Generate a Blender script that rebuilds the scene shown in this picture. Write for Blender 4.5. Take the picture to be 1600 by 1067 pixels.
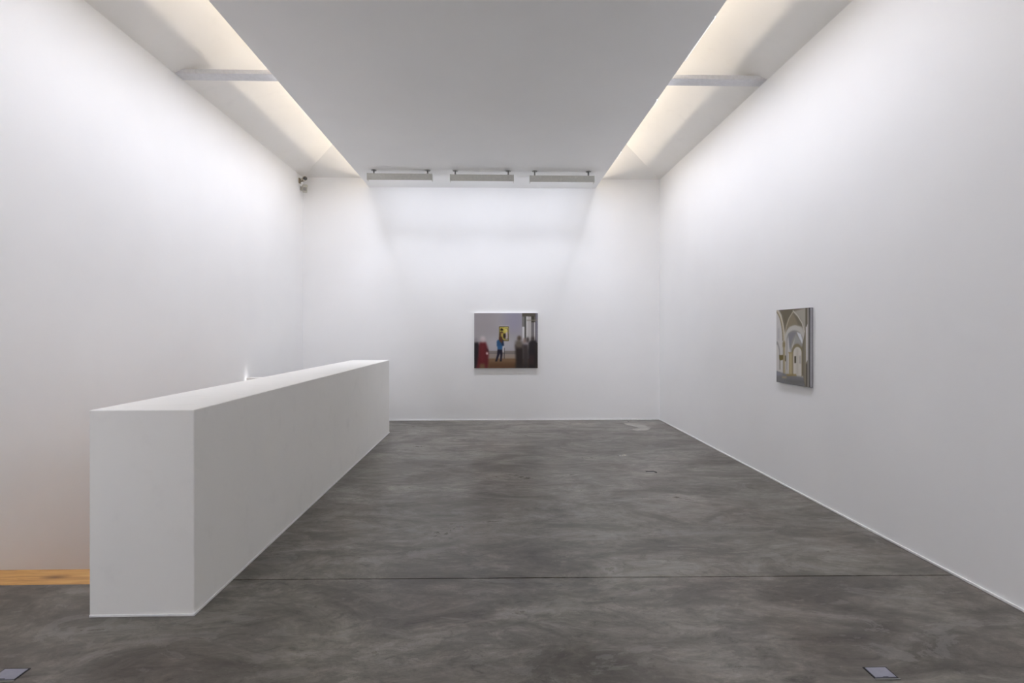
import bpy, bmesh, math
import numpy as np
from mathutils import Vector, Matrix

S = bpy.context.scene
C = S.collection
for o in list(bpy.data.objects):
    bpy.data.objects.remove(o)

# ------------------------------------------------------------------ camera
EYE = 1.55
YAW = 0.024
FPX = 850.0
cam_data = bpy.data.cameras.new('camera')
cam_data.sensor_fit = 'HORIZONTAL'
cam_data.sensor_width = 36.0
cam_data.lens = FPX / 1600.0 * 36.0
cam_data.shift_x = (800.0 - (773.0 + FPX * math.tan(YAW))) / 1600.0
cam_data.shift_y = -(533.5 - 520.0) / 1600.0
cam_data.clip_start = 0.05
cam = bpy.data.objects.new('camera', cam_data)
cam.location = (0, 0, EYE)
cam.rotation_euler = (math.radians(90), 0, -YAW)
C.objects.link(cam)
S.camera = cam

# ------------------------------------------------------------------ light levels, world, exposure
WASH_W = 11.6         # W per metre of the cool wall-washing strips along the hung ceiling
REAR_FILL = 1.75       # factor for unseen strips behind the viewpoint, added for more ambient light
WREAR, WMID, WEND = 1.0, 3.2, 8.85
COVE_W = 2.9          # W per metre of the warm tubes lighting the sloped ceiling
BACK_W = 10.6         # W of each linear washer on the end wall
WASH_COL = (0.865, 0.885, 1.0)
COVE_COL = (1.0, 0.86, 0.68)
BACK_COL = (0.875, 0.90, 1.0)
EXPOSURE = 0.20

w = bpy.data.worlds.new('world')
S.world = w
w.use_nodes = True
w.node_tree.nodes['Background'].inputs[0].default_value = (0.6, 0.65, 0.75, 1)
w.node_tree.nodes['Background'].inputs[1].default_value = 0.05

S.view_settings.view_transform = 'Standard'
S.view_settings.look = 'None'
S.view_settings.gamma = 1.0
S.view_settings.use_curve_mapping = False
S.view_settings.exposure = EXPOSURE
S.cycles.use_denoising = True
S.cycles.max_bounces = 18
S.cycles.diffuse_bounces = 16
S.cycles.glossy_bounces = 4
S.cycles.caustics_reflective = False
S.cycles.caustics_refractive = False


def area_light(name, loc, direction, length, width, watts, col, parent, spread=180.0, axis=(0, 1, 0)):
    """A strip lamp: its long side runs along `axis`, it shines along `direction`."""
    d = bpy.data.lights.new(name, 'AREA')
    d.shape = 'RECTANGLE'
    d.size = length
    d.size_y = width
    d.energy = watts
    d.color = col
    d.spread = math.radians(spread)
    o = bpy.data.objects.new(name, d)
    z = -Vector(direction).normalized()
    x = Vector(axis).normalized()
    y = z.cross(x).normalized()
    m = Matrix((x, y, z)).transposed().to_4x4()
    m.translation = Vector(loc)
    C.objects.link(o)
    if parent is not None:
        o.parent = parent
        o.matrix_parent_inverse = Matrix.Translation(-Vector(parent.location))
    o.matrix_basis = m
    return o


# ------------------------------------------------------------------ materials
def srgb(*c):
    return tuple(((v / 255.0) / 12.92 if v / 255.0 <= 0.04045 else ((v / 255.0 + 0.055) / 1.055) ** 2.4) for v in c)


class NT:
    def __init__(self, name):
        self.m = bpy.data.materials.new(name)
        self.m.use_nodes = True
        self.t = self.m.node_tree
        self.b = self.t.nodes['Principled BSDF']

    def n(self, kind, **kw):
        nd = self.t.nodes.new(kind)
        for k, v in kw.items():
            if hasattr(nd, k):
                setattr(nd, k, v)
            else:
                nd.inputs[k].default_value = v
        return nd

    def l(self, a, b):
        self.t.links.new(a, b)

    def coords(self, scale=(1, 1, 1), rot=(0, 0, 0)):
        tc = self.n('ShaderNodeTexCoord')
        mp = self.n('ShaderNodeMapping')
        mp.inputs['Scale'].default_value = scale
        mp.inputs['Rotation'].default_value = rot
        self.l(tc.outputs['Object'], mp.inputs['Vector'])
        return mp.outputs['Vector']

    def noise(self, vec, scale, detail=4.0, rough=0.5, dist=0.0):
        nd = self.n('ShaderNodeTexNoise')
        nd.inputs['Scale'].default_value = scale
        nd.inputs['Detail'].default_value = detail
        nd.inputs['Roughness'].default_value = rough
        nd.inputs['Distortion'].default_value = dist
        self.l(vec, nd.inputs['Vector'])
        return nd.outputs['Fac']

    def ramp(self, fac, stops, interp='LINEAR'):
        nd = self.n('ShaderNodeValToRGB')
        nd.color_ramp.interpolation = interp
        els = nd.color_ramp.elements
        while len(els) < len(stops):
            els.new(0.5)
        for e, (p, c) in zip(els, stops):
            e.position = p
            e.color = (*c, 1) if len(c) == 3 else c
        self.l(fac, nd.inputs['Fac'])
        return nd.outputs['Color']

    def mix(self, fac, a, b, mode='MIX'):
        nd = self.n('ShaderNodeMix', data_type='RGBA', blend_type=mode)
        if isinstance(fac, (int, float)):
            nd.inputs[0].default_value = fac
        else:
            self.l(fac, nd.inputs[0])
        for i, v in ((6, a), (7, b)):
            if isinstance(v, tuple):
                nd.inputs[i].default_value = (*v, 1)
            else:
                self.l(v, nd.inputs[i])
        return nd.outputs[2]

    def bump(self, height, strength, distance=0.01):
        nd = self.n('ShaderNodeBump')
        nd.inputs['Strength'].default_value = strength
        nd.inputs['Distance'].default_value = distance
        self.l(height, nd.inputs['Height'])
        self.l(nd.outputs['Normal'], self.b.inputs['Normal'])


def plain(name, col, rough=0.5, metal=0.0, var=0.06, scale=30.0):
    k = NT(name)
    f = k.noise(k.coords(), scale, 3.0)
    lo = tuple(c * (1 - var) for c in col)
    hi = tuple(min(1, c * (1 + var)) for c in col)
    k.l(k.ramp(f, [(0.3, lo), (0.7, hi)]), k.b.inputs['Base Color'])
    k.b.inputs['Roughness'].default_value = rough
    k.b.inputs['Metallic'].default_value = metal
    return k.m


def plaster(name, col, dirt=0.0, bump=0.12):
    k = NT(name)
    v = k.coords()
    big = k.noise(v, 0.9, 3.0, 0.5)
    lo = tuple(c * 0.965 for c in col)
    base = k.ramp(big, [(0.3, lo), (0.7, col)])
    if dirt > 0:
        sm = k.noise(v, 5.0, 6.0, 0.6, 0.4)
        base = k.mix(k.ramp(sm, [(0.56, (0, 0, 0)), (0.8, (dirt, dirt, dirt))]), base, tuple(c * 0.72 for c in col))
    k.l(base, k.b.inputs['Base Color'])
    k.b.inputs['Roughness'].default_value = 0.75
    k.b.inputs['Specular IOR Level'].default_value = 0.2
    k.bump(k.noise(v, 14.0, 5.0, 0.55), bump, 0.004)
    return k.m


def concrete():
    k = NT('polished_concrete')
    vs = k.coords((0.62, 1.2, 1.0), (0, 0, 0.10))
    vf = k.coords((0.7, 1.35, 1.0), (0, 0, -0.05))
    big = k.noise(vs, 0.62, 5.0, 0.6, 0.8)
    mid = k.noise(vs, 1.9, 12.0, 0.72, 0.9)
    fine = k.noise(vf, 9.0, 12.0, 0.76, 1.0)
    c = k.ramp(mid, [(0.32, (0.058, 0.050, 0.041)), (0.44, (0.107, 0.096, 0.082)), (0.54, (0.166, 0.154, 0.135)),
                     (0.70, (0.262, 0.248, 0.226))])
    c = k.mix(0.85, c, k.ramp(big, [(0.30, (0.52, 0.49, 0.45)), (0.5, (0.96, 0.95, 0.93)), (0.70, (1.25, 1.25, 1.25))]), 'MULTIPLY')
    c = k.mix(0.9, c, k.ramp(fine, [(0.34, (0.42, 0.40, 0.38)), (0.45, (0.92, 0.91, 0.90)), (0.52, (1.0, 1.0, 1.0)), (0.64, (1.38, 1.38, 1.37))]), 'MULTIPLY')
    # crisp-edged cloudy patches left by the trowel
    cloud = k.noise(vs, 2.9, 12.0, 0.68, 1.5)
    c = k.mix(k.ramp(cloud, [(0.535, (0, 0, 0)), (0.56, (0.42, 0.42, 0.42)), (0.70, (0.15, 0.15, 0.15))]), c, (0.070, 0.062, 0.050))
    c = k.mix(k.ramp(cloud, [(0.34, (0.34, 0.34, 0.34)), (0.41, (0.30, 0.30, 0.30)), (0.425, (0, 0, 0))]), c, (0.245, 0.238, 0.222))
    # thin dark drag marks
    streak = k.noise(k.coords((0.75, 4.6, 1.0), (0, 0, 0.07)), 2.8, 12.0, 0.75, 1.4)
    c = k.mix(k.ramp(streak, [(0.54, (0, 0, 0)), (0.70, (0.40, 0.40, 0.40))]), c, (0.058, 0.052, 0.044))
    # clusters of pin holes
    pin = k.noise(vf, 110.0, 3.0, 0.6)
    where = k.noise(vs, 1.3, 3.0, 0.5, 0.5)
    hole = k.mix(1.0, k.ramp(pin, [(0.57, (0, 0, 0)), (0.66, (0.5, 0.5, 0.5))]), k.ramp(where, [(0.44, (0, 0, 0)), (0.60, (1, 1, 1))]), 'MULTIPLY')
    c = k.mix(hole, c, (0.048, 0.043, 0.036))
    # faint greenish and reddish casts
    hue = k.noise(k.coords((1, 1, 1), (0, 0, 0.6)), 0.9, 3.0)
    c = k.mix(0.7, c, k.ramp(hue, [(0.33, (1.06, 0.98, 0.95)), (0.5, (1, 1, 1)), (0.67, (0.98, 1.0, 0.97))]), 'MULTIPLY')
    k.l(c, k.b.inputs['Base Color'])
    r = k.n('ShaderNodeMapRange')
    r.inputs['From Min'].default_value = 0.3
    r.inputs['From Max'].default_value = 0.7
    r.inputs['To Min'].default_value = 0.36
    r.inputs['To Max'].default_value = 0.26
    k.l(mid, r.inputs['Value'])
    k.l(r.outputs['Result'], k.b.inputs['Roughness'])
    k.b.inputs['Specular IOR Level'].default_value = 0.44
    k.bump(fine, 0.025, 0.002)
    return k.m


def wood():
    k = NT('pine_wood')
    v = k.coords((0.9, 9.0, 9.0))
    g = k.noise(v, 3.2, 6.0, 0.6, 0.8)
    c = k.ramp(g, [(0.25, srgb(150, 104, 54)), (0.5, srgb(196, 148, 84)), (0.75, srgb(214, 170, 106))])
    tc = k.n('ShaderNodeTexCoord')                                   # a dark knot
    d = k.n('ShaderNodeVectorMath', operation='DISTANCE')
    mp = k.n('ShaderNodeMapping')
    mp.inputs['Scale'].default_value = (0.55, 1.5, 1)
    k.l(tc.outputs['Object'], mp.inputs['Vector'])
    d.inputs[1].default_value = (-2.79 * 0.55, 3.525 * 1.5, 0)
    k.l(mp.outputs['Vector'], d.inputs[0])
    c = k.mix(k.ramp(d.outputs['Value'], [(0.0, (0.85, 0.85, 0.85)), (0.018, (0.6, 0.6, 0.6)), (0.06, (0, 0, 0))]), c, srgb(84, 52, 26))
    k.l(c, k.b.inputs['Base Color'])
    k.b.inputs['Roughness'].default_value = 0.5
    return k.m


def emitter(name, col, strength):
    k = NT(name)
    k.b.inputs['Base Color'].default_value = (0.8, 0.8, 0.8, 1)
    k.b.inputs['Emission Color'].default_value = (*col, 1)
    k.b.inputs['Emission Strength'].default_value = strength
    return k.m


def print_material(name, rough):
    k = NT(name)
    a = k.n('ShaderNodeVertexColor', layer_name='Col')
    grain = k.noise(k.coords(), 220.0, 2.0)
    c = k.mix(0.25, a.outputs['Color'], k.ramp(grain, [(0.3, (0.85, 0.85, 0.85)), (0.7, (1.1, 1.1, 1.1))]), 'MULTIPLY')
    k.l(c, k.b.inputs['Base Color'])
    k.b.inputs['Roughness'].default_value = rough
    k.b.inputs['Specular IOR Level'].default_value = 0.3
    return k.m


M_WALL = plaster('white_wall_paint', (0.905, 0.905, 0.905))
M_PARAPET = plaster('white_parapet_plaster', (0.865, 0.855, 0.825), 0.2, 0.2)
M_CEIL = plaster('white_ceiling_paint', (0.885, 0.885, 0.875), 0, 0.05)
M_SLOPE = plaster('white_slope_paint', (0.87, 0.86, 0.84), 0.15, 0.1)
M_TRIM = plain('white_trim_gloss', (0.86, 0.86, 0.86), 0.4)
M_FLOOR = concrete()
M_PATCH = plain('pale_cement', srgb(156, 153, 147), 0.6, 0, 0.15, 12)
M_GROOVE = plain('dark_joint', (0.012, 0.011, 0.010), 0.9)
M_WOOD = wood()
M_BEAM = plain('white_steel_paint', (0.66, 0.66, 0.68), 0.45)
M_FIX = plain('grey_lamp_metal', srgb(206, 205, 198), 0.5, 0.0)
M_STEM = plain('brushed_stem_metal', srgb(150, 150, 146), 0.35, 0.6)
M_LID = plain('lilac_grey_steel', srgb(138, 138, 150), 0.45, 0.2)
M_GASKET = plain('black_rubber', (0.012, 0.012, 0.014), 0.7)
M_CANVAS = plain('white_panel_edge', (0.82, 0.82, 0.82), 0.5)
M_WRAP = plain('wrapped_print_grey', srgb(128, 126, 132), 0.6)
M_BAND = plain('wrapped_print_pale', srgb(170, 168, 172), 0.6)
M_DARK = plain('black_lens', (0.01, 0.008, 0.008), 0.15)
M_CCTV = plain('beige_plastic', srgb(205, 198, 186), 0.5)
M_BRACKET = plain('tan_bracket', srgb(150, 138, 118), 0.6)
M_SENSOR = plain('white_plastic', srgb(186, 183, 174), 0.45)
M_WINDOW = plain('sensor_window', srgb(140, 138, 132), 0.3)
M_EMIT = emitter('lamp_diffuser', BACK_COL, 2.0)
M_EDGE = emitter('lit_edge_glow', (1.0, 0.98, 0.94), 1.0)
M_TUBE = emitter('warm_tube', COVE_COL, 1.2)


# ------------------------------------------------------------------ mesh helpers
def box(bm, x0, x1, y0, y1, z0, z1):
    vs = [bm.verts.new((x, y, z)) for x in (x0, x1) for y in (y0, y1) for z in (z0, z1)]
    for f in ((0, 1, 3, 2), (4, 6, 7, 5), (0, 4, 5, 1), (2, 3, 7, 6), (0, 2, 6, 4), (1, 5, 7, 3)):
        bm.faces.new([vs[i] for i in f])


def prism(bm, pts, z0, z1):
    lo = [bm.verts.new((x, y, z0)) for x, y in pts]
    hi = [bm.verts.new((x, y, z1)) for x, y in pts]
    n = len(pts)
    bm.faces.new(list(reversed(lo)))
    bm.faces.new(hi)
    for i in range(n):
        bm.faces.new((lo[i], lo[(i + 1) % n], hi[(i + 1) % n], hi[i]))


def cyl(bm, p0, p1, r0, r1=None, seg=20, cap=True):
    r1 = r0 if r1 is None else r1
    p0, p1 = Vector(p0), Vector(p1)
    d = (p1 - p0).normalized()
    a = d.orthogonal().normalized()
    b = d.cross(a)
    rings = []
    for p, r in ((p0, r0), (p1, r1)):
        rings.append([bm.verts.new(p + (a * math.cos(2 * math.pi * i / seg) + b * math.sin(2 * math.pi * i / seg)) * r) for i in range(seg)])
    for i in range(seg):
        j = (i + 1) % seg
        bm.faces.new((rings[0][i], rings[0][j], rings[1][j], rings[1][i]))
    if cap:
        bm.faces.new(list(reversed(rings[0])))
        bm.faces.new(rings[1])


def bevel(bm, off, seg=2):
    bmesh.ops.bevel(bm, geom=list(bm.edges), offset=off, segments=seg, profile=0.5, affect='EDGES')


def obj(name, bm, mat, parent=None, smooth=False):
    bmesh.ops.recalc_face_normals(bm, faces=bm.faces[:])
    me = bpy.data.meshes.new(name)
    bm.to_mesh(me)
    bm.free()
    me.materials.append(mat)
    if smooth:
        for p in me.polygons:
            p.use_smooth = True
    o = bpy.data.objects.new(name, me)
    C.objects.link(o)
    if parent is not None:
        o.parent = parent
        o.matrix_parent_inverse = Matrix.Translation(-Vector(parent.location))
    return o


def boxo(name, mat, parent, dims, bev=0.0, seg=2):
    bm = bmesh.new()
    box(bm, *dims)
    if bev:
        bevel(bm, bev, seg)
    return obj(name, bm, mat, parent)


def thing(name, label, cat, loc, group=None):
    o = bpy.data.objects.new(name, None)
    o.empty_display_size = 0.1
    o.location = loc
    C.objects.link(o)
    tag(o, label, cat, group)
    return o


def tag(o, label, cat, group=None):
    o['label'] = label
    o['category'] = cat
    if group:
        o['group'] = group


def struct(o, label=None):
    o['kind'] = 'structure'
    if label:
        o['label'] = label
    return o


# ------------------------------------------------------------------ room shell
XL, XR, YB, YF = -3.37, 2.94, 9.64, -5.0
WT = 4.28                 # top of the walls
SL, SR, SZ = -2.21, 1.79, 4.117   # hung ceiling slab
PL, PR, PN, PF, PH = -2.21, -1.65, 3.02, 8.50, 1.128   # parapet
PITCH = 0.45
T = 0.15

struct(boxo('wall_left', M_WALL, None, (XL - T, XL, YF - T, YB + T, -3.0, WT)), 'white plastered left wall running down beside the stairwell')
struct(boxo('wall_right', M_WALL, None, (XR, XR + T, YF - T, YB + T, -0.2, WT)), 'white right wall carrying the church interior picture')
struct(boxo('wall_back', M_WALL, None, (XL, XR, YB, YB + T, -0.2, WT)), 'white end wall carrying the picture of museum visitors')
struct(boxo('wall_front', M_WALL, None, (XL, XR, YF - T, YF, -0.2, WT)), 'white wall behind the viewpoint')


def joint(x):
    return 3.45 - 0.0094 * (x + 1.656)


SY0, SY1 = 3.64, 7.52     # stairwell opening
bm = bmesh.new()
prism(bm, [(XL, YF), (XR, YF), (XR, joint(XR)), (PL, joint(PL)), (PL, 3.415), (XL, 3.415)], -0.2, 0.0)
floor = struct(obj('floor', bm, M_FLOOR), 'mottled grey polished concrete floor')
J = 0.011
bm = bmesh.new()
prism(bm, [(PL, joint(PL) + J), (XR, joint(XR) + J), (XR, YB), (XL, YB), (XL, SY1), (PL, SY1)], -0.2, 0.0)
slab = obj('floor_slab', bm, M_FLOOR, floor)
bm = bmesh.new()
prism(bm, [(PL, joint(PL) - 0.02), (XR, joint(XR) - 0.02), (XR, joint(XR) + 0.04), (PL, joint(PL) + 0.04)], -0.19, -0.02)
obj('joint_filler', bm, M_GROOVE, floor)
# pale cement repair in the far right corner of the floor
bm = bmesh.new()
prism(bm, [(2.20, 9.26), (2.32, 9.30), (2.44, 9.26), (2.52, 9.02), (2.53, 8.78), (2.44, 8.60), (2.26, 8.56), (2.18, 8.62), (2.24, 8.72), (2.36, 8.80), (2.30, 8.98), (2.22, 9.08)], -0.001, 0.0012)
obj('repair_patch', bm, M_PATCH, floor)['label'] = 'pale cement repair patch'

# thin white beads where the walls meet the floor
struct(boxo('baseboard_right', M_TRIM, None, (XR - 0.010, XR, YF, YB - 0.010, 0.0, 0.016), 0.003), 'thin white bead at the foot of the right wall')
struct(boxo('baseboard_back', M_TRIM, None, (XL, XR, YB - 0.010, YB, 0.0, 0.016), 0.003), 'thin white bead at the foot of the end wall')

# hung ceiling slab with an upstand along both long edges
bm = bmesh.new()
box(bm, SL, SR, YF + 0.1, YB, SZ, SZ + 0.022)
ceil = struct(obj('ceiling', bm, M_CEIL), 'flat white hung ceiling slab between two light slots')
LIP = 4.262
boxo('upstand', M_CEIL, ceil, (SL, SL + 0.02, YF + 0.1, YB, SZ + 0.022, LIP))
boxo('upstand', M_CEIL, ceil, (SR - 0.02, SR, YF + 0.1, YB, SZ + 0.022, LIP))

# hipped upper ceiling rising inwards from the wall tops
half = (XR - XL) / 2
XM = (XR + XL) / 2
ZR = WT + PITCH * half
cor = {'bl': (XL, YB, WT), 'br': (XR, YB, WT), 'fl': (XL, YF, WT), 'fr': (XR, YF, WT), 'rb': (XM, YB - half, ZR), 'rf': (XM, YF + half, ZR)}


def slope(name, keys, label):
    bm = bmesh.new()
    lo = [bm.verts.new(cor[k]) for k in keys]
    hi = [bm.verts.new((cor[k][0], cor[k][1], cor[k][2] + 0.14)) for k in keys]
    n = len(keys)
    bm.faces.new(lo)
    bm.faces.new(list(reversed(hi)))
    for i in range(n):
        bm.faces.new((lo[i], hi[i], hi[(i + 1) % n], lo[(i + 1) % n]))
    struct(obj(name, bm, M_SLOPE), label)


slope('ceiling_left', ['bl', 'fl', 'rf', 'rb'], 'sloped upper ceiling over the left light slot')
slope('ceiling_right', ['br', 'rb', 'rf', 'fr'], 'sloped upper ceiling over the right light slot')
slope('ceiling_back', ['br', 'bl', 'rb'], 'hipped end of the upper ceiling above the end wall')
slope('ceiling_front', ['fl', 'fr', 'rf'], 'hipped end of the upper ceiling behind the viewpoint')

# ------------------------------------------------------------------ stairwell below the floor
bm = bmesh.new()
box(bm, PL, PL + 0.15, 3.415, SY1 + 0.15, -3.0, -0.2)
box(bm, XL, PL, SY1, SY1 + 0.15, -3.0, -0.2)
box(bm, XL, PL, 3.26, 3.415, -3.0, -0.2)
box(bm, XL, PL + 0.15, 3.26, SY1 + 0.15, -3.1, -3.0)
struct(obj('wall_stairwell', bm, M_WALL), 'white lining of the stairwell below floor level')

st = thing('staircase', 'pale knotty pine top step of stairs going down between left wall and low wall', 'stairs', ((XL + PL) / 2, 3.52, 0.0))
tread_me = None
RISE, RUN = 0.185, 0.26
for i in range(14):
    y0 = 3.42 + i * RUN
    z = -0.002 - i * RISE
    if y0 + 0.24 > SY1:
        break
    if i == 0:
        boxo('tread', M_WOOD, st, (XL + 0.004, PL - 0.004, y0, y0 + 0.222, z - 0.04, z), 0.003)
    else:
        boxo('tread', M_WOOD, st, (XL + 0.004, PL - 0.004, y0 - 0.03, y0 + 0.232, z - 0.04, z), 0.003)
    boxo('riser', M_WOOD, st, (XL + 0.004, PL - 0.004, y0 + 0.198, y0 + 0.212, z - RISE, z - 0.04))

# ------------------------------------------------------------------ the long low wall
par = thing('parapet_wall', 'long white plastered low wall standing on concrete floor beside the stairwell', 'low wall', ((PL + PR) / 2, (PN + PF) / 2, 0))
bm = bmesh.new()
pts = [(PL, PN), (PR, PN + 0.006), (PR + 0.012, PF), (PL, PF)]
prism(bm, pts, 0.0, PH)
bmesh.ops.subdivide_edges(bm, edges=list(bm.edges), cuts=1)
sharp = [e for e in bm.edges if e.is_manifold and e.calc_face_angle(0) > 0.8]
bmesh.ops.bevel(bm, geom=sharp, offset=0.006, segments=3, profile=0.5, affect='EDGES')
obj('body', bm, M_PARAPET, par)
boxo('foot_bead', M_TRIM, par, (PL + 0.001, PR + 0.002, PN - 0.004, PN + 0.004, 0.0, 0.012), 0.002)
bm = bmesh.new()
prism(bm, [(PR - 0.004, PN), (PR + 0.006, PN), (PR + 0.018, PF), (PR + 0.004, PF)], 0.0, 0.012)
obj('foot_bead', bm, M_TRIM, par)

# low cross wall at the far end of the stairwell, with a gap and lamp added for the glow on the left wall
lg = thing('cross_wall', 'thin white low wall crossing the stairwell end behind the long parapet', 'low wall', (-2.78, 7.47, 0))
GAP = 0.03
boxo('body', M_PARAPET, lg, (XL + GAP, PL, 7.40, 7.52, -0.19, 0.945), 0.004)
area_light('added_gap_lamp', (XL + 0.016, 7.47, 0.80), (0.0, 0.0, 1), 0.10, 0.02, 0.06, (0.97, 0.97, 1.0), lg, 60)

# ------------------------------------------------------------------ tie beam crossing both light slots above the slab
tb = thing('tie_beam', 'flat white tie beam crossing both ceiling light slots', 'beam', (XM, 5.88, WT))
boxo('beam', M_BEAM, tb, (XL + 0.005, XR - 0.005, 5.80, 5.965, WT, WT + 0.045), 0.003)
boxo('end_plate', M_STEM, tb, (XL, XL + 0.012, 5.76, 5.80, WT + 0.005, WT + 0.05))
boxo('end_plate', M_STEM, tb, (XR - 0.012, XR, 5.76, 5.80, WT + 0.005, WT + 0.05))

# ------------------------------------------------------------------ concealed strip lamps along the slab edges
for side, xe, word in ((-1, SL, 'left'), (1, SR, 'right')):
    s = side
    L0, L1 = YF + 0.3, YB - 0.05
    ln = L1 - L0
    cy = (L0 + L1) / 2
    cl = thing('cove_light', 'long white strip light hidden on the %s edge of hung ceiling' % word, 'light', (xe, cy, LIP - 0.08))

    def bx(name, mat, a, b, y0, y1, z0, z1, bev=0.0):
        x0, x1 = sorted((xe + s * a, xe + s * b))
        return boxo(name, mat, cl, (x0, x1, y0, y1, z0, z1), bev)
    bx('housing', M_FIX, 0.0, 0.018, L0, L1, 4.185, 4.245)
    ends = ((4.43, 5.14), (6.02, 6.17), (7.78, 8.05)) if s > 0 else ((5.30, 5.42), (6.25, 6.55))
    for y0, y1 in ends:
        bx('lit_edge', M_EDGE, 0.012, 0.026, y0, y1, 4.142, 4.160, 0.002)
        bx('rim', M_TRIM, 0.0, 0.012, y0, y1, 4.13, 4.185, 0.002)
    # warm tube lying on the slab behind the upstand
    bm = bmesh.new()
    cyl(bm, (xe - s * 0.30, L0, 4.200), (xe - s * 0.30, L1, 4.200), 0.008, seg=10)
    obj('tube', bm, M_TUBE, cl)
    bx('tube_tray', M_FIX, -0.34, -0.26, L0, L1, 4.1395, 4.150)
    area_light('tube_or_fill_lamp', (xe - s * 0.288, cy, 4.208), (s, 0, 0.45), ln, 0.018, COVE_W * ln, COVE_COL, cl, 180)
    area_light('tube_or_fill_lamp', (xe - s * 0.30, YB - 0.75, 4.212), (s * 0.55, 0.8, 0.42), 0.35, 0.018, COVE_W * 0.5, COVE_COL, cl, 180, axis=(0.8, -s * 0.55, 0))  # added lamp, no tube of its own: brightens the hipped end
    area_light('wash_lamp', (xe + s * 0.022, (WEND + WMID) / 2, 4.215), (s * 0.15, 0, -1.0), WEND - WMID, 0.02, WASH_W * (WEND - WMID), WASH_COL, cl, 168)
    area_light('wash_lamp', (xe + s * 0.022, (L0 + WREAR) / 2, 4.215), (s * 0.15, 0, -1.0), WREAR - L0, 0.02, REAR_FILL * WASH_W * (WREAR - L0), WASH_COL, cl, 168)  # unseen rear strip, added to fill the room from behind

# ------------------------------------------------------------------ three linear wall washers before the end wall
G = 'grey linear washers hung under the ceiling slab'
for x0, x1, zt, pa, pb, lab in (
        (-2.005, -0.990, 4.060, -1.905, -1.060, 'left of three grey linear lamps under ceiling, nearest the security camera'),
        (-0.702, 0.300, 4.052, -0.625, 0.215, 'middle of three grey linear lamps under ceiling, above the museum picture'),
        (0.560, 1.580, 4.044, 0.635, 1.490, 'right of three grey linear lamps under ceiling, nearest the right wall')):
    ww = thing('wall_washer', lab, 'lamp', ((x0 + x1) / 2, 8.66, SZ), G)
    bm = bmesh.new()
    prof = [(8.60, zt - 0.104), (8.60, zt - 0.004), (8.604, zt), (8.690, zt), (8.700, zt - 0.01), (8.700, zt - 0.048), (8.652, zt - 0.084), (8.606, zt - 0.104)]
    a = [bm.verts.new((x0, y, z)) for y, z in prof]
    b = [bm.verts.new((x1, y, z)) for y, z in prof]
    n = len(prof)
    bm.faces.new(a)
    bm.faces.new(list(reversed(b)))
    for i in range(n):
        bm.faces.new((a[i], b[i], b[(i + 1) % n], a[(i + 1) % n]))
    obj('housing', bm, M_FIX, ww)
    for xa in (x0, x1):
        boxo('end_cap', M_FIX, ww, (xa - 0.004, xa + 0.004, 8.597, 8.703, zt - 0.106, zt + 0.002), 0.001)
    # lit face, turned down towards the end wall
    bm = bmesh.new()
    pts = [(8.7005, zt - 0.049), (8.660, zt - 0.0795), (8.6605, zt - 0.0825), (8.7025, zt - 0.051)]
    a = [bm.verts.new((x0 + 0.02, y, z)) for y, z in pts]
    b = [bm.verts.new((x1 - 0.02, y, z)) for y, z in pts]
    bm.faces.new(a)
    bm.faces.new(list(reversed(b)))
    for i in range(4):
        bm.faces.new((a[i], b[i], b[(i + 1) % 4], a[(i + 1) % 4]))
    obj('diffuser', bm, M_EMIT, ww)
    for dr, share, sp in (((0, 0.707, -0.707), 0.36, 166), ((0, 0.08, -1.0), 0.60, 104)):
        area_light('washer_lamp', ((x0 + x1) / 2, 8.690, zt - 0.088), dr, x1 - x0 - 0.05, 0.05, share * BACK_W, BACK_COL, ww, sp, axis=(1, 0, 0))
    for xp in (pa, pb):
        bm = bmesh.new()
        cyl(bm, (xp, 8.63, zt - 0.003), (xp, 8.63, SZ - 0.006), 0.012, seg=16)
        sm = obj('stem', bm, M_STEM, ww, True)
        bm = bmesh.new()
        cyl(bm, (xp, 8.63, SZ - 0.009), (xp, 8.63, SZ), 0.040, seg=24)
        p = obj('ceiling_plate', bm, M_STEM, ww)

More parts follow.
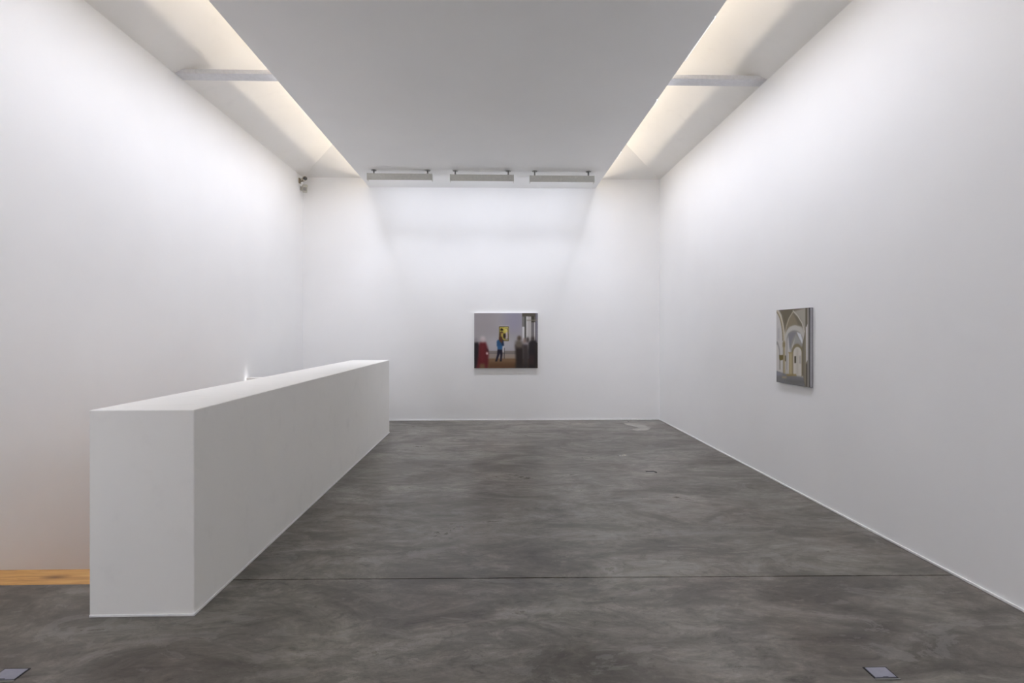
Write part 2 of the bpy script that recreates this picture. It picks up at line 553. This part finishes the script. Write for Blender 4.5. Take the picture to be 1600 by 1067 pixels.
# ------------------------------------------------------------------ pictures
class Canvas:
    """A small paint box: soft-edged shapes on an array, later the colours of a flat print."""

    def __init__(self, W, Hh, mapper, bg):
        self.W, self.H, self.map = W, Hh, mapper
        self.ss = 2
        self.a = np.zeros((Hh * 2, W * 2, 3))
        self.a[:] = bg
        yy, xx = np.mgrid[0:Hh * 2, 0:W * 2]
        self.xx = (xx + 0.5) / (W * 2)
        self.yy = (yy + 0.5) / (Hh * 2)

    @staticmethod
    def blur(m, r):
        r = int(round(r))
        if r < 1:
            return m
        for _ in range(2):
            for ax in (0, 1):
                p = [(0, 0), (0, 0)]
                p[ax] = (r + 1, r)
                c = np.cumsum(np.pad(m, p, mode='edge'), axis=ax)
                n = m.shape[ax]
                hi = np.take(c, range(2 * r + 1, 2 * r + 1 + n), axis=ax)
                lo = np.take(c, range(0, n), axis=ax)
                m = (hi - lo) / (2 * r + 1)
        return m

    def paint(self, m, col, alpha, soft):
        m = (self.blur(m.astype(float), soft) * alpha)[..., None]
        self.a = self.a * (1 - m) + np.array(col, float) * m

    def poly(self, pts, col, alpha=1.0, soft=1):
        q = [self.map(*p) for p in pts]
        ins = np.zeros(self.xx.shape, bool)
        j = len(q) - 1
        for i in range(len(q)):
            xi, yi = q[i]
            xj, yj = q[j]
            if yi != yj:
                cond = ((yi > self.yy) != (yj > self.yy)) & (self.xx < (xj - xi) * (self.yy - yi) / (yj - yi) + xi)
                ins ^= cond
            j = i
        self.paint(ins, col, alpha, soft)

    def rect(self, x0, x1, y0, y1, col, alpha=1.0, soft=1):
        self.poly([(x0, y0), (x1, y0), (x1, y1), (x0, y1)], col, alpha, soft)

    def oval(self, cx, cy, rx, ry, col, alpha=1.0, soft=1):
        self.poly([(cx + rx * math.cos(t * math.pi / 16), cy + ry * math.sin(t * math.pi / 16)) for t in range(32)], col, alpha, soft)

    def stroke(self, pts, wd, col, alpha=1.0, soft=1):
        for (x0, y0), (x1, y1) in zip(pts, pts[1:]):
            L = math.hypot(x1 - x0, y1 - y0) or 1
            nx, ny = -(y1 - y0) / L * wd / 2, (x1 - x0) / L * wd / 2
            self.poly([(x0 + nx, y0 + ny), (x1 + nx, y1 + ny), (x1 - nx, y1 - ny), (x0 - nx, y0 - ny)], col, alpha, soft)

    def result(self):
        a = self.a.reshape(self.H, 2, self.W, 2, 3).mean(axis=(1, 3)) / 255.0
        return np.where(a <= 0.04045, a / 12.92, ((a + 0.055) / 1.055) ** 2.4)


def print_mesh(name, lin, origin, du, dv, mat, parent):
    """Flat print: a grid of vertices carrying the picture's colours; du runs along the width, dv down."""
    Hh, W = lin.shape[:2]
    o3, du, dv = Vector(origin), Vector(du), Vector(dv)
    u = np.linspace(0, 1, W)
    v = np.linspace(0, 1, Hh)
    P = np.array(o3)[None, None] + u[None, :, None] * np.array(du) + v[:, None, None] * np.array(dv)
    idx = np.arange(W * Hh).reshape(Hh, W)
    F = np.stack([idx[:-1, :-1], idx[1:, :-1], idx[1:, 1:], idx[:-1, 1:]], -1).reshape(-1, 4)
    me = bpy.data.meshes.new(name)
    me.from_pydata(P.reshape(-1, 3).tolist(), [], F.tolist())
    at = me.color_attributes.new('Col', 'FLOAT_COLOR', 'POINT')
    buf = np.ones((W * Hh, 4), np.float32)
    buf[:, :3] = lin.reshape(-1, 3)
    at.data.foreach_set('color', buf.ravel())
    me.materials.append(mat)
    me.update()
    ob = bpy.data.objects.new(name, me)
    C.objects.link(ob)
    ob.parent = parent
    ob.matrix_parent_inverse = Matrix.Translation(-Vector(parent.location))
    return ob


# --- picture on the end wall: visitors before a yellow picture
k = Canvas(230, 198, lambda x, y: ((x - 175) / 815, (y - 160) / 700), (166, 161, 163))
k.rect(175, 420, 160, 420, (156, 149, 150), 0.6, 40)
k.rect(560, 800, 160, 420, (150, 147, 168), 0.7, 40)
k.rect(350, 720, 480, 645, (184, 182, 188), 0.8, 30)
k.rect(175, 720, 640, 740, (150, 139, 131), 1, 2)
k.rect(175, 720, 640, 655, (128, 120, 116), 1, 2)
k.rect(350, 720, 664, 672, (96, 92, 90), 1, 1)
k.rect(560, 700, 690, 735, (158, 143, 130), 1, 2)
k.rect(175, 990, 738, 870, (116, 87, 62), 1, 2)
k.rect(360, 720, 738, 775, (132, 104, 78), 0.8, 8)
k.rect(360, 720, 800, 870, (96, 66, 44), 0.7, 10)
# hall beyond on the right
k.rect(789, 995, 155, 520, (112, 106, 98), 1, 1)
k.rect(789, 960, 160, 208, (92, 86, 76), 1, 2)
k.rect(789, 845, 208, 335, (126, 124, 120), 1, 2)
k.rect(820, 840, 208, 520, (74, 71, 66), 1, 1)
k.rect(790, 818, 335, 520, (214, 213, 214), 1, 2)
k.rect(842, 906, 206, 520, (188, 184, 182), 1, 2)
k.rect(842, 862, 206, 520, (206, 203, 202), 1, 3)
k.rect(906, 942, 200, 280, (66, 62, 52), 1, 2)
k.rect(906, 946, 280, 520, (120, 116, 118), 1, 2)
k.rect(944, 956, 278, 520, (212, 210, 212), 1, 1)
k.rect(958, 995, 160, 520, (110, 106, 116), 1, 1)
k.rect(972, 980, 160, 520, (148, 144, 154), 1, 1)
k.rect(845, 995, 245, 262, (140, 134, 122), 0.6, 2)
# yellow picture with dark figures, generic
k.rect(490, 622, 326, 520, (222, 214, 190), 0.5, 5)
k.rect(494, 618, 332, 516, (58, 48, 36), 1, 2)
k.rect(501, 610, 340, 506, (200, 184, 84), 1, 2)
k.poly([(560, 345), (612, 338), (612, 420), (585, 420)], (214, 202, 130), 0.8, 4)
k.poly([(578, 410), (608, 400), (606, 500), (575, 500)], (196, 184, 184), 1, 3)
k.poly([(508, 372), (520, 350), (545, 365), (548, 384), (512, 386)], (34, 28, 16), 1, 2)
k.stroke([(566, 362), (588, 352), (604, 372)], 7, (120, 112, 40), 0.8, 2)
k.oval(526, 408, 22, 14, (58, 36, 26), 0.9, 3)
k.oval(530, 424, 12, 14, (208, 170, 92), 0.9, 3)
k.poly([(500, 420), (520, 410), (520, 480), (500, 490)], (74, 46, 34), 0.9, 4)
k.poly([(545, 420), (576, 418), (580, 470), (560, 490), (545, 470)], (46, 34, 30), 1, 4)
k.stroke([(560, 486), (590, 494), (612, 486)], 10, (70, 72, 60), 0.9, 3)
k.stroke([(604, 350), (608, 500)], 7, (84, 66, 70), 0.8, 2)
# visitor in blue, seen from behind
k.poly([(474, 620), (535, 620), (536, 690), (526, 768), (506, 768), (510, 690), (505, 668), (470, 765), (446, 768), (468, 690)], (30, 27, 42), 1, 2)
k.poly([(478, 500), (545, 498), (556, 575), (536, 580), (535, 622), (474, 620), (476, 588), (464, 580), (464, 520)], (44, 84, 124), 1, 3)
k.poly([(520, 500), (548, 500), (556, 575), (538, 578), (525, 560)], (32, 40, 62), 0.85, 4)
k.rect(480, 532, 575, 618, (52, 104, 152), 0.7, 6)
k.poly([(496, 462), (530, 458), (545, 505), (528, 545), (505, 525), (490, 498)], (86, 54, 38), 1, 3)
k.rect(540, 562, 580, 660, (214, 212, 212), 0.8, 3)
k.rect(557, 564, 600, 738, (52, 48, 50), 1, 1)
k.rect(446, 470, 762, 772, (18, 16, 20), 1, 2)
k.rect(503, 526, 762, 772, (18, 16, 20), 1, 2)
# blurred visitors on the left
k.poly([(170, 530), (225, 528), (246, 580), (240, 735), (215, 860), (170, 860)], (38, 33, 36), 1, 6)
k.oval(195, 508, 26, 30, (128, 124, 124), 0.6, 9)
k.poly([(246, 530), (322, 528), (345, 590), (360, 690), (352, 800), (345, 860), (315, 860), (310, 800), (250, 800), (240, 860), (205, 860), (228, 700), (234, 580)], (98, 32, 38), 1, 7)
k.poly([(270, 540), (300, 540), (300, 790), (262, 790)], (118, 40, 46), 0.5, 8)
k.oval(288, 495, 34, 34, (196, 178, 178), 1, 8)
k.oval(285, 475, 28, 18, (206, 200, 202), 0.8, 8)
k.oval(340, 670, 12, 18, (226, 200, 200), 1, 4)
k.poly([(335, 600), (360, 630), (355, 660), (330, 640)], (52, 22, 28), 0.8, 5)
# blurred dark crowd on the right
k.poly([(700, 560), (800, 560), (806, 700), (800, 860), (712, 860), (706, 700)], (46, 38, 36), 1, 7)
k.poly([(705, 600), (700, 520), (740, 500), (790, 520), (800, 600)], (108, 98, 88), 1, 9)
k.oval(752, 480, 26, 32, (92, 80, 68), 1, 6)
k.poly([(795, 560), (862, 560), (872, 700), (862, 860), (800, 860)], (66, 58, 58), 1, 7)
k.oval(822, 510, 24, 34, (146, 126, 118), 1, 7)
k.oval(860, 500, 18, 36, (70, 62, 60), 1, 6)
k.poly([(872, 540), (905, 500), (960, 505), (990, 545), (990, 720), (960, 860), (872, 860), (866, 640)], (42, 38, 40), 1, 6)
k.oval(925, 485, 24, 24, (72, 62, 58), 1, 7)
k.rect(960, 1000, 560, 870, (54, 48, 44), 0.9, 6)
k.rect(700, 960, 800, 870, (46, 40, 38), 0.6, 10)
k.rect(880, 940, 690, 810, (80, 54, 50), 0.45, 8)
pic_a = k.result()

ax0, ax1, az0, az1 = -0.363, 0.762, 0.924, 1.902
ay = YB - 0.035
pa_ = thing('wall_picture', 'landscape colour picture of museum visitors hanging on the end wall', 'picture', ((ax0 + ax1) / 2, YB, az0))
boxo('panel', M_CANVAS, pa_, (ax0, ax1, ay, YB, az0, az1), 0.001)
print_mesh('print', pic_a, (ax0 + 0.002, ay - 0.0015, az1 - 0.002), (ax1 - ax0 - 0.004, 0, 0), (0, 0, -(az1 - az0 - 0.004)), print_material('glossy_print', 0.45), pa_)


# --- picture on the right wall: pale vaulted church interior
def churchmap(x, y):
    q = (x - 138) / 337.0
    return (x - 138) / 311.0, (y - (145 - 23 * q)) / (670 + 70 * q)


def arc(cx, cy, rx, ry, a0, a1, n=14):
    return [(cx + rx * math.cos(math.radians(a0 + (a1 - a0) * i / n)), cy - ry * math.sin(math.radians(a0 + (a1 - a0) * i / n))) for i in range(n + 1)]


k = Canvas(150, 172, churchmap, (186, 182, 174))
k.rect(130, 215, 140, 760, (200, 197, 194), 1, 3)
k.rect(150, 170, 310, 420, (170, 170, 176), 0.6, 5)
k.poly(arc(140, 560, 36, 125, 0, 180) + [(104, 700), (176, 700)], (158, 156, 152), 1, 2)
k.poly(arc(140, 570, 26, 105, 0, 180) + [(114, 720), (166, 720)], (206, 203, 198), 1, 2)
# vault webs
k.poly([(160, 140), (440, 110), (420, 360), (380, 300), (320, 280), (262, 300), (230, 370), (212, 300), (190, 190)], (118, 110, 92), 1, 3)
k.poly([(300, 160), (425, 120), (410, 340), (370, 230)], (166, 160, 148), 1, 3)
k.poly([(300, 168), (250, 240), (232, 350), (262, 308), (320, 284), (352, 290)], (138, 128, 106), 1, 4)
k.poly([(175, 145), (300, 135), (300, 160), (225, 280), (205, 200)], (108, 99, 80), 1, 4)
k.stroke([(300, 150), (345, 200), (385, 270), (405, 350)], 10, (196, 190, 178), 1, 1)
k.stroke([(302, 160), (262, 225), (238, 300), (228, 370)], 8, (182, 172, 150), 1, 1)
# left rib and pillar
k.stroke(arc(120, 430, 92, 285, 0, 84), 24, (178, 168, 144), 1, 1)
k.stroke(arc(120, 430, 82, 275, 0, 84), 7, (126, 116, 92), 1, 1)
k.stroke(arc(120, 430, 100, 292, 0, 84), 6, (206, 198, 180), 1, 1)
k.rect(205, 228, 430, 770, (172, 160, 132), 1, 1)
k.rect(205, 211, 430, 770, (132, 120, 92), 1, 1)
k.rect(200, 232, 445, 488, (146, 132, 100), 1, 2)
k.rect(196, 240, 760, 778, (156, 146, 122), 1, 2)
# great arch and what is seen through it
k.poly([(228, 700), (228, 400)] + arc(315, 400, 87, 112, 180, 0) + [(402, 740)], (192, 189, 182), 1, 2)
k.poly([(240, 700), (240, 420)] + arc(315, 420, 75, 88, 180, 0) + [(390, 740)], (150, 146, 140), 1, 2)
k.poly([(246, 700), (248, 420), (262, 370), (280, 520), (275, 740)], (196, 194, 192), 1, 3)
k.poly([(255, 365), (300, 345), (335, 350), (290, 420), (272, 520)], (134, 134, 138), 1, 3)
k.poly([(335, 348), (372, 365), (388, 425), (386, 462), (360, 410)], (214, 216, 220), 1, 2)
k.poly([(325, 375), (365, 420), (376, 458), (340, 450), (300, 470)], (160, 158, 154), 1, 3)
k.poly([(284, 740), (290, 480), (320, 395), (300, 520), (300, 740)], (190, 186, 176), 1, 2)
k.poly([(290, 750), (290, 530)] + arc(338, 530, 48, 72, 180, 0) + [(386, 755)], (134, 124, 96), 1, 1)
k.poly([(304, 750), (304, 545)] + arc(342, 545, 38, 58, 180, 0) + [(380, 755)], (206, 201, 192), 1, 1)
k.rect(330, 352, 500, 750, (190, 184, 172), 0.7, 4)
k.rect(357, 374, 568, 640, (172, 166, 158), 0.8, 2)
k.rect(314, 330, 572, 636, (72, 64, 48), 1, 1)
k.rect(224, 234, 568, 622, (96, 84, 58), 1, 1)
k.rect(262, 296, 540, 742, (186, 172, 136), 1, 1)
k.rect(270, 274, 545, 742, (140, 122, 84), 1, 1)
k.rect(284, 288, 545, 742, (146, 128, 90), 1, 1)
k.rect(258, 300, 535, 548, (158, 142, 102), 1, 1)
k.rect(380, 386, 480, 760, (120, 108, 78), 1, 1)
# pulpit
k.poly([(166, 564), (208, 564), (206, 606), (176, 616), (168, 600)], (112, 98, 52), 1, 1)
k.rect(176, 180, 612, 700, (150, 136, 100), 0.8, 1)
# floor
k.poly([(130, 712), (235, 740), (385, 765), (420, 770), (480, 900), (130, 900)], (126, 125, 126), 1, 2)
k.poly([(130, 712), (200, 735), (200, 750), (130, 760)], (140, 140, 150), 1, 4)
k.poly([(200, 790), (420, 790), (430, 830), (300, 840)], (108, 106, 104), 0.7, 8)
k.poly([(230, 742), (330, 738), (335, 755), (250, 758)], (150, 130, 84), 1, 2)
k.rect(196, 240, 762, 780, (160, 150, 126), 1, 2)
# near pier on the right
k.poly([(386, 460), (412, 330), (412, 120), (480, 100), (480, 880), (412, 870), (396, 770), (386, 740)], (124, 117, 100), 1, 1)
k.poly([(404, 480), (414, 330), (424, 320), (420, 860), (404, 800)], (146, 138, 118), 0.9, 2)
k.poly([(416, 300), (434, 270), (434, 600), (418, 630)], (210, 208, 206), 1, 1)
k.rect(432, 446, 100, 880, (122, 116, 108), 1, 1)
k.rect(430, 440, 100, 880, (158, 154, 148), 1, 1)
k.rect(441, 452, 100, 880, (92, 88, 84), 1, 1)
k.rect(414, 424, 110, 300, (86, 80, 66), 0.8, 2)
k.rect(416, 428, 640, 880, (84, 78, 70), 0.8, 2)
pic_b = k.result()

by0, by1, bz0, bz1 = 4.955, 5.551, 1.044, 1.784
bxx = XR - 0.030
pb_ = thing('wall_picture', 'upright picture of a pale vaulted church interior hanging on right wall', 'picture', (XR, (by0 + by1) / 2, bz0))
boxo('panel', M_WRAP, pb_, (bxx, XR, by0, by1, bz0, bz1), 0.001)
boxo('edge_band', M_BAND, pb_, (bxx + 0.004, XR - 0.010, by0 - 0.001, by0 + 0.002, bz0 + 0.004, bz1 - 0.004))['label'] = 'pale stripe of the picture wrapped round the panel side'
print_mesh('print', pic_b, (bxx - 0.0015, by1 - 0.002, bz1 - 0.002), (0, -(by1 - by0 - 0.004), 0), (0, 0, -(bz1 - bz0 - 0.004)), print_material('matt_print', 0.6), pb_)

# ------------------------------------------------------------------ floor boxes
def floor_box(x0, x1, y0, y1, label, skew=0.0):
    t = thing('floor_box', label, 'floor outlet', ((x0 + x1) / 2, (y0 + y1) / 2, 0), 'steel floor boxes')
    boxo('gasket', M_GASKET, t, (x0 - 0.006, x1 + 0.006, y0 - 0.006, y1 + 0.006, 0.0, 0.0025))
    bm = bmesh.new()
    box(bm, x0, x1, y0, y1, 0.0, 0.0045)
    bevel(bm, 0.001, 1)
    obj('lid', bm, M_LID, t)
    boxo('frame', M_STEM, t, (x0 - 0.010, x1 + 0.010, y0 - 0.013, y0 - 0.0075, 0.0, 0.0032))
    boxo('finger_notch', M_GASKET, t, ((x0 + x1) / 2 - 0.012, (x0 + x1) / 2 + 0.012, y0, y0 + 0.004, 0.0045, 0.0049))


floor_box(1.709, 1.806, 2.402, 2.474, 'lilac grey steel floor box lid near the right wall foot')
floor_box(-2.252, -2.147, 2.481, 2.558, 'lilac grey steel floor box lid in front of the low wall end')

fb = thing('floor_box', 'small dark slotted floor box lid out in the middle distance of the floor', 'floor outlet', (1.738, 6.03, 0))
boxo('lid', M_GASKET, fb, (1.690, 1.782, 6.022, 6.060, 0.0, 0.003))
bm = bmesh.new()
prism(bm, [(1.765, 6.058), (1.782, 6.058), (1.804, 6.005), (1.797, 5.985), (1.788, 5.985)], 0.0, 0.003)
obj('slot', bm, M_GASKET, fb)
boxo('cover', M_STEM, fb, (1.688, 1.775, 5.982, 6.020, 0.0, 0.002))

# ------------------------------------------------------------------ security camera and motion sensor in the far left corner
cc = thing('security_camera', 'small beige security camera with dark lens high in the far left corner', 'camera', (XL, 9.46, 4.19))
boxo('wall_bracket', M_BRACKET, cc, (XL, XL + 0.020, 9.43, 9.49, 4.13, 4.215), 0.003)
bm = bmesh.new()
cyl(bm, (XL + 0.018, 9.46, 4.16), (XL + 0.075, 9.46, 4.172), 0.012, seg=14)
obj('arm', bm, M_BRACKET, cc, True)
d = Vector((0.50, -0.83, -0.10)).normalized()
c0 = Vector((XL + 0.080, 9.47, 4.205))
bm = bmesh.new()
cyl(bm, c0 - d * 0.06, c0 + d * 0.055, 0.036, seg=24)
cyl(bm, c0 + d * 0.03, c0 + d * 0.075, 0.040, seg=24)
obj('camera_body', bm, M_CCTV, cc)
bm = bmesh.new()
cyl(bm, c0 + d * 0.07, c0 + d * 0.079, 0.033, seg=24)
cyl(bm, c0 + d * 0.078, c0 + d * 0.084, 0.022, 0.012, seg=20)
obj('lens', bm, M_DARK, cc)

ms = thing('motion_sensor', 'white rounded motion sensor on corner wall just below the security camera', 'sensor', (XL, 9.52, 4.04))
bm = bmesh.new()
m = Matrix.Rotation(math.radians(20), 3, 'Z')
box(bm, -0.045, 0.045, -0.03, 0.03, -0.070, 0.070)
bevel(bm, 0.018, 4)
for v in bm.verts:
    if v.co.z < -0.03:
        v.co.x *= 0.85
        v.co.y *= 0.85
    v.co = m @ v.co + Vector((XL + 0.085, 9.50, 4.045))
obj('housing', bm, M_SENSOR, ms)
bm = bmesh.new()
box(bm, -0.028, 0.028, -0.034, -0.026, -0.040, 0.020)
bevel(bm, 0.004, 2)
for v in bm.verts:
    v.co = m @ v.co + Vector((XL + 0.085, 9.50, 4.045))
obj('sensor_window', bm, M_WINDOW, ms)
boxo('mount', M_SENSOR, ms, (XL, XL + 0.06, 9.50, 9.54, 4.02, 4.085), 0.003)
